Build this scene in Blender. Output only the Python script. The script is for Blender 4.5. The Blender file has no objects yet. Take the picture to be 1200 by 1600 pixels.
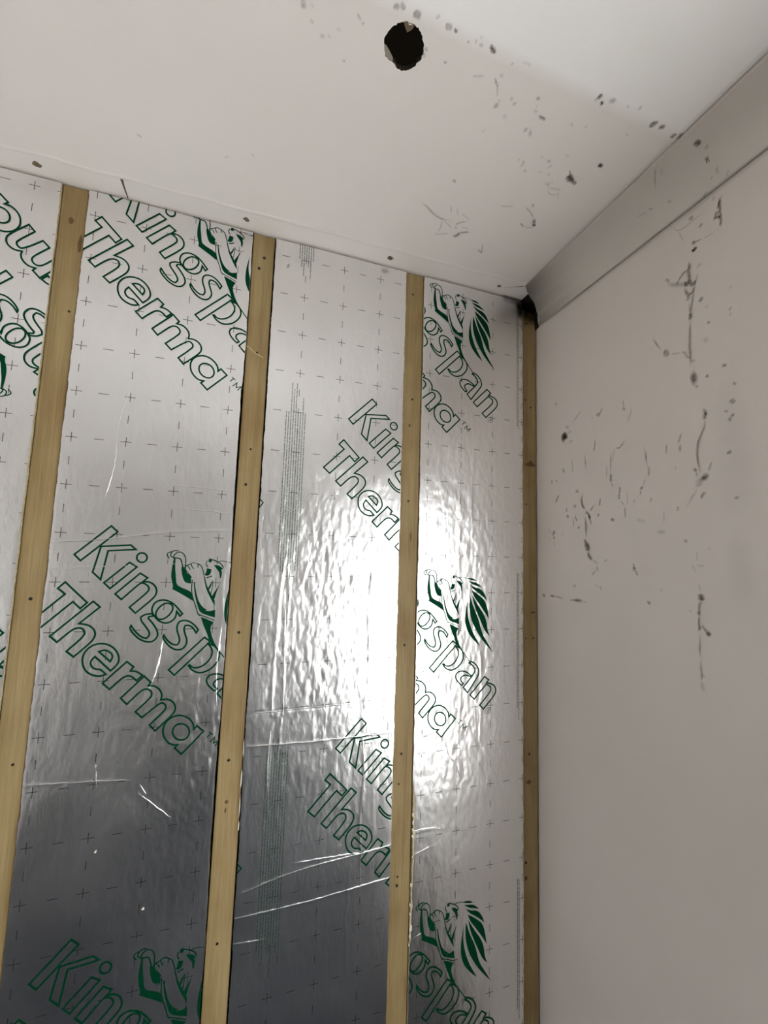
import bpy, bmesh, math, random
import numpy as np
from mathutils import Matrix, Vector
from mathutils.geometry import tessellate_polygon

S = bpy.context.scene
COL = S.collection

# ------------------------------------------------------------------ camera, light, exposure
cam_d = bpy.data.cameras.new('camera')
cam = bpy.data.objects.new('camera', cam_d)
COL.objects.link(cam)
S.camera = cam
cam_d.sensor_fit = 'HORIZONTAL'
cam_d.sensor_width = 36.0
cam_d.lens = 36.0 * 622.4 / 1200.0
cam_d.clip_start = 0.02
RIGHT = Vector((0.951637, -0.305609, 0.031455))
UP = Vector((-0.059187, -0.081903, 0.994881))
FWD = Vector((0.301469, 0.948629, 0.096030))
M = Matrix((RIGHT, UP, -FWD)).transposed().to_4x4()
M.translation = Vector((-0.8047, -1.0, 1.6072))
cam.matrix_world = M

S.view_settings.view_transform = 'Standard'
S.view_settings.look = 'None'
S.view_settings.gamma = 1.0
S.view_settings.use_curve_mapping = False
S.view_settings.exposure = 1.8
S.cycles.use_denoising = True
S.cycles.max_bounces = 10
S.cycles.diffuse_bounces = 6
S.cycles.sample_clamp_indirect = 6.0

# overcast daylight; through the right wall window and an added fill opening left, both unseen
SKY = 1.35
WIN = (-2.45, -0.64, 0.55, 1.82)        # window_1: y0, y1, z0, z1
w = bpy.data.worlds.new('overcast_sky'); S.world = w; w.use_nodes = True
bg = w.node_tree.nodes['Background']
bg.inputs[0].default_value = (0.93, 0.97, 1.0, 1)
# overcast sky: three times brighter overhead than at the horizon
_t = w.node_tree; _c = _t.nodes.new('ShaderNodeTexCoord'); _s = _t.nodes.new('ShaderNodeSeparateXYZ')
_m = _t.nodes.new('ShaderNodeMath'); _m.operation = 'MULTIPLY_ADD'; _m.inputs[1].default_value = 2.0*SKY; _m.inputs[2].default_value = SKY
_k = _t.nodes.new('ShaderNodeMath'); _k.operation = 'MAXIMUM'; _k.inputs[1].default_value = 0.0
_t.links.new(_c.outputs['Generated'], _s.inputs[0]); _t.links.new(_s.outputs['Z'], _k.inputs[0])
_t.links.new(_k.outputs[0], _m.inputs[0]); _t.links.new(_m.outputs[0], bg.inputs[1])
FILL_WIN = (-1.00, -0.30, 0.85, 1.65)       # fill_window, unseen opening added in the left wall to raise the light
for _w, _x, _r in ((WIN, 0.10, math.pi/2), (FILL_WIN, -2.45, -math.pi/2)):
    pl = bpy.data.lights.new('window_portal', 'AREA'); pl.shape = 'RECTANGLE'
    pl.size = _w[1] - _w[0]; pl.size_y = _w[3] - _w[2]; pl.cycles.is_portal = True
    po = bpy.data.objects.new('window_portal', pl); COL.objects.link(po)
    po.location = (_x, (_w[0] + _w[1]) / 2, (_w[2] + _w[3]) / 2)
    po.rotation_euler = (math.pi/2, 0, _r)

# ------------------------------------------------------------------ materials
def mat(name):
    m = bpy.data.materials.new(name); m.use_nodes = True
    nt = m.node_tree
    return m, nt, nt.nodes['Principled BSDF']
def N(nt, typ, **k):
    n = nt.nodes.new(typ)
    for a, v in k.items(): setattr(n, a, v)
    return n
def ramp(nt, fac, stops):
    r = N(nt, 'ShaderNodeValToRGB')
    while len(r.color_ramp.elements) < len(stops): r.color_ramp.elements.new(0.5)
    for e, (p, c) in zip(r.color_ramp.elements, stops):
        e.position = p; e.color = (*c, 1) if len(c) == 3 else c
    nt.links.new(fac, r.inputs[0]); return r
def coords(nt, scale=(1, 1, 1)):
    g = N(nt, 'ShaderNodeNewGeometry'); m = N(nt, 'ShaderNodeMapping')
    m.inputs['Scale'].default_value = scale
    nt.links.new(g.outputs['Position'], m.inputs[0]); return m.outputs[0]
def noise(nt, vec, scale, detail=3, rough=0.5, dist=0.0):
    n = N(nt, 'ShaderNodeTexNoise'); n.inputs['Scale'].default_value = scale
    n.inputs['Detail'].default_value = detail; n.inputs['Roughness'].default_value = rough
    n.inputs['Distortion'].default_value = dist
    nt.links.new(vec, n.inputs['Vector']); return n.outputs[0]
def bump(nt, h, strength, dist, prev=None):
    b = N(nt, 'ShaderNodeBump'); b.inputs['Strength'].default_value = strength; b.inputs['Distance'].default_value = dist
    nt.links.new(h, b.inputs['Height'])
    if prev: nt.links.new(prev, b.inputs['Normal'])
    return b.outputs[0]

def plaster(name, c1, c2, rough=0.6):
    m, nt, p = mat(name)
    v = coords(nt)
    r = ramp(nt, noise(nt, v, 2.3, 4, 0.6), [(0.3, c1), (0.7, c2)])
    nt.links.new(r.outputs[0], p.inputs['Base Color'])
    p.inputs['Roughness'].default_value = rough
    b = bump(nt, noise(nt, v, 260, 2), 0.12, 0.0006)
    b = bump(nt, noise(nt, v, 14, 3), 0.15, 0.002, b)
    nt.links.new(b, p.inputs['Normal'])
    return m
M_WALL = plaster('old_white_emulsion', (0.585, 0.53, 0.485), (0.625, 0.57, 0.525))
M_COVE = plaster('coving_paint', (0.54, 0.49, 0.44), (0.58, 0.53, 0.48))
M_DIMWALL = plaster('old_white_wall', (0.74, 0.70, 0.66), (0.78, 0.74, 0.70), 0.6)
M_LEFT = plaster('bare_grey_plaster', (0.60, 0.57, 0.54), (0.66, 0.63, 0.60), 0.8)
M_FLOOR = plaster('dusty_dark_screed', (0.010, 0.011, 0.014), (0.018, 0.019, 0.023), 0.8)
for _mm in (M_FLOOR, M_LEFT): _mm.node_tree.nodes['Principled BSDF'].inputs['Specular IOR Level'].default_value = 0.05
M_OUT = plaster('pale_paving', (0.66, 0.64, 0.61), (0.72, 0.70, 0.67), 0.8)
M_FRAME = plaster('white_gloss', (0.75, 0.74, 0.72), (0.78, 0.77, 0.75), 0.3)
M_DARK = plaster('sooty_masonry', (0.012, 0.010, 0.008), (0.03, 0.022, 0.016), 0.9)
M_VOID = plaster('old_roof_timber', (0.015, 0.010, 0.007), (0.05, 0.032, 0.02), 0.9)
M_CHIP = plaster('brown_chip', (0.10, 0.07, 0.045), (0.19, 0.14, 0.09), 0.9)
M_TORN = plaster('torn_plaster_core', (0.20, 0.17, 0.14), (0.30, 0.26, 0.21), 0.9)

def ceiling_mat():
    m, nt, p = mat('ceiling_emulsion')
    v = coords(nt)
    r = ramp(nt, noise(nt, v, 2.0, 4, 0.6), [(0.3, (0.735, 0.695, 0.66)), (0.7, (0.775, 0.735, 0.70))])
    # the ceiling on the near side of the removed partition has a newer, whiter coat
    g = N(nt, 'ShaderNodeNewGeometry'); s = N(nt, 'ShaderNodeSeparateXYZ'); nt.links.new(g.outputs['Position'], s.inputs[0])
    mr = N(nt, 'ShaderNodeMapRange'); mr.inputs['From Min'].default_value = -0.503; mr.inputs['From Max'].default_value = -0.528
    nt.links.new(s.outputs['Y'], mr.inputs['Value'])
    mx = N(nt, 'ShaderNodeMixRGB'); nt.links.new(mr.outputs[0], mx.inputs[0])
    nt.links.new(r.outputs[0], mx.inputs[1]); mx.inputs[2].default_value = (0.88, 0.86, 0.84, 1)
    nt.links.new(mx.outputs[0], p.inputs['Base Color'])
    p.inputs['Roughness'].default_value = 0.55
    b = bump(nt, noise(nt, v, 260, 2), 0.1, 0.0006)
    b = bump(nt, noise(nt, v, 9, 3), 0.2, 0.003, b)
    nt.links.new(b, p.inputs['Normal'])
    return m
M_CEIL = ceiling_mat()

def foil_bump(nt):
    v = coords(nt, (1, 1, 0.45))
    b = bump(nt, noise(nt, v, 120, 2, 0.5, 0.6), 0.35, 0.0012)
    b = bump(nt, noise(nt, coords(nt, (1, 1, 0.25)), 30, 2, 0.5, 0.8), 0.35, 0.003, b)
    b = bump(nt, noise(nt, coords(nt), 6, 2), 0.25, 0.012, b)
    return b
def foil_mat():
    m, nt, p = mat('silver_foil')
    p.inputs['Metallic'].default_value = 1.0
    r = ramp(nt, noise(nt, coords(nt), 5, 3), [(0.3, (0.86, 0.85, 0.85)), (0.7, (0.90, 0.89, 0.89))])
    nt.links.new(r.outputs[0], p.inputs['Base Color'])
    rr = ramp(nt, noise(nt, coords(nt), 4, 3), [(0.3, (0.28,)*3), (0.7, (0.345,)*3)])
    nt.links.new(rr.outputs[0], p.inputs['Roughness'])
    nt.links.new(foil_bump(nt), p.inputs['Normal'])
    return m
M_FOIL = foil_mat()
def ink_mat(name, c, metal, rough):
    m, nt, p = mat(name)
    p.inputs['Base Color'].default_value = (*c, 1); p.inputs['Metallic'].default_value = metal
    p.inputs['Roughness'].default_value = rough
    p.inputs['Specular IOR Level'].default_value = 0.04
    nt.links.new(foil_bump(nt), p.inputs['Normal'])
    return m
M_GREEN = ink_mat('green_ink', (0.0015, 0.050, 0.021), 0.3, 0.6)
M_GREY = ink_mat('grey_ink', (0.075, 0.08, 0.078), 0.7, 0.5)
M_PALEGREEN = ink_mat('pale_green_ink', (0.075, 0.13, 0.095), 0.6, 0.5)

def foam_mat():
    m, nt, p = mat('cream_foam')
    v = coords(nt)
    r = ramp(nt, noise(nt, v, 180, 3), [(0.3, (0.50, 0.40, 0.22)), (0.7, (0.72, 0.62, 0.42))])
    nt.links.new(r.outputs[0], p.inputs['Base Color']); p.inputs['Roughness'].default_value = 0.9
    nt.links.new(bump(nt, noise(nt, v, 350, 2), 0.5, 0.001), p.inputs['Normal'])
    return m
M_FOAM = foam_mat()
m, nt, p = mat('pale_foam'); p.inputs['Roughness'].default_value = 0.8
rr = ramp(nt, noise(nt, coords(nt), 200, 2), [(0.3, (0.72, 0.66, 0.52)), (0.7, (0.85, 0.80, 0.68))]); nt.links.new(rr.outputs[0], p.inputs['Base Color'])
M_CRUMB = m

def wood_mat(seed):
    m, nt, p = mat('sawn_softwood')
    v = coords(nt, (1, 1, 0.035))
    mp = N(nt, 'ShaderNodeVectorMath', operation='ADD'); mp.inputs[1].default_value = (seed * 3.1, seed, seed * .77)
    nt.links.new(v, mp.inputs[0]); v = mp.outputs[0]
    fine = noise(nt, v, 260, 4, 0.6)
    broad = noise(nt, v, 40, 3, 0.55, 0.8)
    c1 = ramp(nt, broad, [(0.25, (0.255, 0.178, 0.076)), (0.5, (0.345, 0.250, 0.112)), (0.75, (0.39, 0.292, 0.145))])
    c2 = ramp(nt, fine, [(0.3, (0.72, 0.68, 0.60)), (0.65, (1, 1, 1))])
    mx = N(nt, 'ShaderNodeMixRGB', blend_type='MULTIPLY'); mx.inputs[0].default_value = 0.8
    nt.links.new(c1.outputs[0], mx.inputs[1]); nt.links.new(c2.outputs[0], mx.inputs[2])
    blot = ramp(nt, noise(nt, coords(nt, (1, 1, .5)), 9 + seed, 3), [(0.35, (0.80, 0.72, 0.62)), (0.55, (1, 1, 1))])
    mx2 = N(nt, 'ShaderNodeMixRGB', blend_type='MULTIPLY'); mx2.inputs[0].default_value = 0.8
    nt.links.new(mx.outputs[0], mx2.inputs[1]); nt.links.new(blot.outputs[0], mx2.inputs[2])
    nt.links.new(mx2.outputs[0], p.inputs['Base Color'])
    p.inputs['Roughness'].default_value = 0.65
    nt.links.new(bump(nt, fine, 0.25, 0.0008), p.inputs['Normal'])
    return m
def flat(name, c, rough=0.6, metal=0.0):
    m, nt, p = mat(name)
    r = ramp(nt, noise(nt, coords(nt), 90, 2), [(0.3, tuple(x*.85 for x in c)), (0.7, tuple(min(1, x*1.1) for x in c))])
    nt.links.new(r.outputs[0], p.inputs['Base Color'])
    p.inputs['Roughness'].default_value = rough; p.inputs['Metallic'].default_value = metal
    return m
M_SCREW = flat('dark_screw_steel', (0.03, 0.022, 0.018), 0.5, 0.6)
M_KNOT = flat('dark_knot_wood', (0.13, 0.065, 0.02), 0.6)
M_STRAW = flat('straw_splinter', (0.72, 0.60, 0.36), 0.6)

def dirt_mat(name, c, lo=0.25, scale=420):
    m, nt, p = mat(name)
    p.inputs['Base Color'].default_value = (*c, 1); p.inputs['Roughness'].default_value = 0.95
    p.inputs['Specular IOR Level'].default_value = 0.0
    at = N(nt, 'ShaderNodeAttribute', attribute_name='fade')
    n = ramp(nt, noise(nt, coords(nt), scale, 3, 0.65), [(0.3, (lo,)*3), (0.62, (1, 1, 1))])
    mul = N(nt, 'ShaderNodeMath', operation='MULTIPLY')
    nt.links.new(at.outputs['Fac'], mul.inputs[0]); nt.links.new(n.outputs[0], mul.inputs[1])
    nt.links.new(mul.outputs[0], p.inputs['Alpha'])
    return m
M_DIRT = dirt_mat('brown_dust', (0.072, 0.043, 0.021))
M_STREAK = dirt_mat('grey_purple_scuff', (0.10, 0.085, 0.11), 0.6, 30)
M_SOOT = dirt_mat('black_soot', (0.012, 0.009, 0.007), 0.5, 60)

# ------------------------------------------------------------------ object helpers
def link(name, me, m, parent=None):
    o = bpy.data.objects.new(name, me); COL.objects.link(o)
    if m is not None:
        for q in (m if isinstance(m, (list, tuple)) else [m]): me.materials.append(q)
    if parent is not None: o.parent = parent
    return o
def pyd(name, v, f, m, parent=None, smooth=False):
    me = bpy.data.meshes.new(name); me.from_pydata(v, [], f); me.update()
    if smooth: me.polygons.foreach_set('use_smooth', [True] * len(me.polygons))
    return link(name, me, m, parent)
def bmo(name, bm, m, parent=None, smooth=False):
    me = bpy.data.meshes.new(name); bmesh.ops.recalc_face_normals(bm, faces=bm.faces[:]); bm.to_mesh(me); bm.free()
    if smooth: me.polygons.foreach_set('use_smooth', [True] * len(me.polygons))
    return link(name, me, m, parent)
def box_bm(x0, x1, y0, y1, z0, z1, bm=None, bevel=0.0):
    bm = bm or bmesh.new()
    r = bmesh.ops.create_cube(bm, size=1.0)
    for q in r['verts']:
        q.co = Vector(((x0+x1)/2 + q.co.x*(x1-x0), (y0+y1)/2 + q.co.y*(y1-y0), (z0+z1)/2 + q.co.z*(z1-z0)))
    if bevel:
        es = {e for q in r['verts'] for e in q.link_edges}
        bmesh.ops.bevel(bm, geom=list(es), offset=bevel, segments=2, affect='EDGES', profile=0.5)
    return bm
def thing(name, label, cat, group=None, loc=(0, 0, 0)):
    o = bpy.data.objects.new(name, None); COL.objects.link(o); o.location = loc
    o.empty_display_size = 0.05
    o['label'] = label; o['category'] = cat
    if group: o['group'] = group
    return o
def tag(o, label, cat, group=None):
    o['label'] = label; o['category'] = cat
    if group: o['group'] = group
    return o
def structure(o): o['kind'] = 'structure'; return o
def rel(o, parent):          # keep world coordinates under a parent that stands away from the origin
    o.parent = parent; o.matrix_parent_inverse = Matrix.Translation(-parent.location); return o
def pts2(flatlist, k=0.001): return [(flatlist[i]*k, flatlist[i+1]*k) for i in range(0, len(flatlist), 2)]
def chaikin(p, closed, it=2, lim=58):
    p = [Vector(a) for a in p]
    for _ in range(it):
        n = len(p); o = []
        for i in range(n):
            if not closed and i in (0, n-1): o.append(p[i]); continue
            a, b, c = p[i-1], p[i], p[(i+1) % n]
            v = b-a; q = c-b
            if v.length < 1e-9 or q.length < 1e-9: continue
            ang = math.degrees(v.angle(q))
            if ang > lim or ang < 4: o.append(b)
            else: o += [b - .25*v, b + .25*q]
        p = o
    return p
def resample(p, closed, step):
    o = []; n = len(p)
    for i in range(n if closed else n-1):
        a, b = p[i], p[(i+1) % n]; L = (b-a).length; k = max(1, int(math.ceil(L/step)))
        o += [a + (b-a)*(j/k) for j in range(k)]
    if not closed: o.append(p[-1])
    return o

# ------------------------------------------------------------------ the room
XL, YB, H = -2.35, -4.5, 2.4
def slab(name, x0, x1, y0, y1, z0, z1, m): return structure(bmo(name, box_bm(x0, x1, y0, y1, z0, z1), m))
floor = slab('floor', XL-.1, .1, YB-.1, .12, -.1, 0, M_FLOOR)
wall_back = slab('wall_back', XL-.1, .1, .056, .16, -.02, H+.3, M_DARK)
wall_front = slab('wall_front', XL-.02, .02, YB-.1, YB, -.02, H+.012, M_DIMWALL)
# plastered pier left of the boarding, out of frame
slab('trim_2', XL, -1.679, -.002, .0555, 0, H, M_WALL)
# side walls with window openings, the left one added for fill light (solid pieces round the opening, one object each)
def side_wall(name, x0, x1, W, m):
    bm = bmesh.new()
    for y0, y1, z0, z1 in ((W[1], .07, -.02, H+.012), (YB-.1, W[0], -.02, H+.012), (W[0], W[1], -.02, W[2]), (W[0], W[1], W[3], H+.012)):
        box_bm(x0, x1, y0, y1, z0, z1, bm)
    return structure(bmo(name, bm, m))
def window_frame(name, x0, x1, W):
    bm = bmesh.new()
    for a in ((W[0], W[0]+.05, W[2], W[3]), (W[1]-.05, W[1], W[2], W[3]), (W[0]+.05, W[1]-.05, W[2], W[2]+.05), (W[0]+.05, W[1]-.05, W[3]-.05, W[3])):
        box_bm(x0, x1, *a, bm)
    return structure(bmo(name, bm, M_FRAME))
wall_right = side_wall('wall_right', 0, .1, WIN, M_WALL)
wall_left = side_wall('wall_left', XL-.1, XL, FILL_WIN, M_LEFT)
window_frame('window_1', .03, .08, WIN)
window_frame('fill_window', XL-.08, XL-.03, FILL_WIN)  # frame round the added fill opening
ground = structure(bmo('ground', box_bm(-16, 14, -16, 12, -.16, -.1), M_OUT))

# ceiling: one sheet with the ragged round hole cut right through
HOLE = [(-645,-498),(-638,-501),(-634,-503),(-631,-501),(-621,-503),(-613,-499),(-606,-494),(-600,-485),(-596,-474),(-597,-465),(-604,-453),(-613,-446),(-621,-442),(-628,-443),(-638,-447),(-653,-452),(-658,-462),(-661,-472),(-657,-482),(-651,-492)]
bm = bmesh.new()
rnd = random.Random(3)
hp = [Vector((x/1000, y/1000)) for x, y in HOLE]
hp = resample(hp, True, .004)
hc = sum(hp, Vector((0, 0)))/len(hp)
hp = [q + (q-hc).normalized()*rnd.uniform(-.0012, .0012) for q in hp]
bot = [bm.verts.new((q.x, q.y, H)) for q in hp]
sq = []
ob = [(XL-.02, YB-.02), (.02, YB-.02), (.02, .06), (XL-.02, .06)]
for q in hp:                                             # project each rim vertex out to the sheet edge
    d = (q-hc).normalized(); t = min(((ob[1][0] if d.x > 0 else ob[0][0])-hc.x)/d.x if abs(d.x) > 1e-6 else 1e9,
                                      ((ob[2][1] if d.y > 0 else ob[0][1])-hc.y)/d.y if abs(d.y) > 1e-6 else 1e9)
    sq.append(bm.verts.new((hc.x+d.x*t, hc.y+d.y*t, H)))
n = len(hp)
rim = [bm.verts.new((q.x + (q.x-hc.x)*.06, q.y + (q.y-hc.y)*.06, H+.012)) for q in hp]
rimf = []
for i in range(n):
    j = (i+1) % n
    bm.faces.new((bot[i], bot[j], sq[j], sq[i]))
    rimf.append(bm.faces.new((rim[i], rim[j], bot[j], bot[i])))
cor = [bm.verts.new((x, y, H)) for x, y in ob]
bm.verts.ensure_lookup_table()
for c in cor:                                            # fill the four corners
    for i in range(n):
        j = (i+1) % n; a, b = sq[i].co, sq[j].co
        if (abs(a.x-c.co.x) < 1e-5 and abs(b.y-c.co.y) < 1e-5) or (abs(a.y-c.co.y) < 1e-5 and abs(b.x-c.co.x) < 1e-5):
            bm.faces.new((sq[i], sq[j], c)); break
me = bpy.data.meshes.new('ceiling')
for f in rimf: f.material_index = 1
bm.normal_update(); bm.to_mesh(me); bm.free()
ceiling = structure(link('ceiling', me, [M_CEIL, M_VOID]))
# the void above the hole
bm = bmesh.new(); box_bm(-1.0, -.25, -.85, -.12, H+.013, H+.26, bm)
bmesh.ops.delete(bm, geom=[f for f in bm.faces if f.normal.z < -.5], context='FACES')
void = bmo('ceiling_void', bm, M_VOID, ceiling)
bmo('joist', box_bm(-.80, -.42, -.475, -.43, H+.09, H+.25), M_VOID, ceiling)
pyd('torn_plaster', [(-.662,-.466,H+.0005),(-.654,-.4515,H+.0005),(-.6385,-.4467,H+.0005),(-.640,-.4515,H+.004),(-.6465,-.4565,H+.005),(-.6545,-.4630,H+.004)], [(0,1,4,5),(1,2,3,4)], M_TORN, ceiling)
pyd('torn_paper', [(-.640,-.502,H-.0005),(-.622,-.5035,H-.0005),(-.6235,-.495,H+.002),(-.629,-.488,H+.004),(-.635,-.494,H+.003)], [(0,1,2,3,4)], M_CHIP, ceiling)

# paint ridge left along the ceiling where an old coving was taken down
bm = bmesh.new(); prev = None; rnd = random.Random(8)
for i in range(170):
    x = -1.70 + i*.0099
    if x > -.092: break
    y = -.0585 - .010*max(0, (x+1.2)) + .0016*math.sin(x*41) + rnd.uniform(-.0008, .0008)
    hgt = .0032 + rnd.uniform(0, .0014)
    cur = [bm.verts.new((x, y+.0035, H-.0001)), bm.verts.new((x, y+.0005, H-hgt)), bm.verts.new((x, y-.006, H-.0001))]
    if prev:
        for a in (0, 1): bm.faces.new((prev[a], cur[a], cur[a+1], prev[a+1]))
    prev = cur
bmo('paint_ridge', bm, M_CEIL, ceiling, True)
def blob(x, y, r, seed, z=H):
    rn = random.Random(seed); k = 11
    v = [(x + r*(.7+.5*rn.random())*math.cos(2*math.pi*i/k)*1.15, y + r*(.7+.5*rn.random())*math.sin(2*math.pi*i/k), z-.0004) for i in range(k)]
    v += [(x + (a-x)*.55, y + (b-y)*.55, z-.0016) for a, b, _ in v]
    f = [(i, (i+1) % k, k+(i+1) % k, k+i) for i in range(k)] + [tuple(range(k, 2*k))]
    return v, f
for i, (x, y, r) in enumerate(((-1.295,-.032,.0075), (-.873,-.034,.0068), (-.502,-.033,.0078), (-.161,-.036,.0052))):
    v, f = blob(x, y, r, i); pyd('nail_chip', v, f, M_CHIP, ceiling)
pyd('crack', [(-1.1355,-.060,H-.0006),(-1.1290,-.059,H-.0006),(-1.1310,-.040,H-.0006),(-1.1325,-.004,H-.0006),(-1.1348,-.004,H-.0006),(-1.1350,-.040,H-.0006)], [(0,1,2,5),(5,2,3,4)], M_CHIP, ceiling)
pyd('crack', [(-.094,-.0625,H-.0006),(-.150,-.0335,H-.0006),(-.094,-.059,H-.0006)], [(0,1,2)], M_CHIP, ceiling)

# coving along the right wall: quarter concave run, cut off ragged at the far end
def _cove(t):                                            # shallow concave arc between the two edges
    x = -.0913*(1-t); z = 2.4 - .0794*t
    s = .018*4*t*(1-t)
    L = math.hypot(.0913, .0794)
    return x + s*.0794/L, z + s*.0913/L
ENDS = [(0,-.063),(.03,-.061),(.15,-.047),(.31,-.0385),(.45,-.036),(.57,-.030),(.70,-.024),(.78,-.0235),(.83,-.015),(.9,-.013),(1,-.0107)]
def cove_end(t):
    for (a, ya), (b, yb) in zip(ENDS, ENDS[1:]):
        if t <= b: return ya + (yb-ya)*(t-a)/(b-a)
    return -.0107
bm = bmesh.new(); K = 16
ring = []
for yy in (None, -.25, -.5, -.75, -1.2, -2, YB+.0):
    ring.append([bm.verts.new((*( _cove(k/K)[0], cove_end(k/K) if yy is None else yy), _cove(k/K)[1])) for k in range(K+1)] +
                [bm.verts.new((-.0005, -.07 if yy is None else yy, 2.3995))])
for a, b in zip(ring, ring[1:]):
    for k in range(K+2):
        j = (k+1) % (K+2); bm.faces.new((a[k], a[j], b[j], b[k]))
bm.faces.new(ring[0])
coving = structure(bmo('trim_1', bm, M_COVE))
for p_ in coving.data.polygons: p_.use_smooth = len(p_.vertices) == 4 and abs(p_.normal.y) < .3
# bare dark patch where the coving of the foil wall used to meet it
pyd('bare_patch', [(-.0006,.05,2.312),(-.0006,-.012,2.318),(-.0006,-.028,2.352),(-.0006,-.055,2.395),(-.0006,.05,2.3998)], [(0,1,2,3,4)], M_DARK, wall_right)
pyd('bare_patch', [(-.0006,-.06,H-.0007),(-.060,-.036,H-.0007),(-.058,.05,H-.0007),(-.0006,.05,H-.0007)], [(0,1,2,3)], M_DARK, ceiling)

# ------------------------------------------------------------------ soft dirt strokes
def stroke_mesh(p3, nrm, wid, alpha, bm, lay, taper=True):
    """ribbon of five vertices across; the edges fade to nothing"""
    n = len(p3); prev = None
    for i, c in enumerate(p3):
        t = (p3[min(i+1, n-1)] - p3[max(i-1, 0)]).normalized()
        nn = nrm[i] if isinstance(nrm, list) else nrm
        s = t.cross(nn).normalized()
        u = i/(n-1); e = min(1, min(u, 1-u)/.18) if taper else 1
        ww = wid*(.55+.45*e); aa = alpha*(.15+.85*e if 0 < i < n-1 else 0)
        cur = []
        for k, (q, f) in enumerate(((-1, 0), (-.42, .75), (0, 1), (.42, .75), (1, 0))):
            v = bm.verts.new(c + s*(q*ww)); v[lay] = aa*f; cur.append(v)
        if prev:
            for k in range(4): bm.faces.new((prev[k], prev[k+1], cur[k+1], cur[k]))
        prev = cur
def mark_bm():
    bm = bmesh.new(); return bm, bm.verts.layers.float.new('fade')
def mark_points(surf, fl, wmm, off, rn):
    P = [Vector(q) for q in pts2(fl)]
    if len(P) == 2 and (P[1]-P[0]).length < wmm*.0018:       # a spot: draw it out a little
        d = (P[1]-P[0]).normalized() if (P[1]-P[0]).length > 1e-6 else Vector((1, 0)); c = (P[0]+P[1])/2
        if surf != 'v': P = [c - d*wmm*.0009, c + d*wmm*.0009]
    out = []; nr = []
    if surf == 'v': P = [Vector((q.x*1000, q.y)) for q in P]
    P = chaikin(P, False, 2, 95)
    if len(P) < 6:
        P = [P[0].lerp(P[-1], i/5) for i in range(6)] if len(P) == 2 else P
    for i, q in enumerate(P):
        if surf == 'r': out.append(Vector((-off, q.x, q.y))); nr.append(Vector((-1, 0, 0)))
        elif surf == 'c': out.append(Vector((q.x, q.y, H-off))); nr.append(Vector((0, 0, -1)))
        else:
            t = q.x/1000; a, b = _cove(min(max(t, 0.001), 1)); c, d = _cove(min(max(t+.01, 0), 1.01))
            nv = Vector((-(b-d) if False else (d-b), 0, -(c-a))).normalized()
            if nv.x > 0: nv = -nv
            out.append(Vector((a, q.y, b)) + nv*off*2); nr.append(nv)
    j = wmm*.00014
    if len(out) > 3:
        for k in range(1, len(out)-1):
            d = (out[k+1]-out[k-1]).cross(nr[k]).normalized(); out[k] = out[k] + d*rn.uniform(-j, j)
    return out, nr
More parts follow.
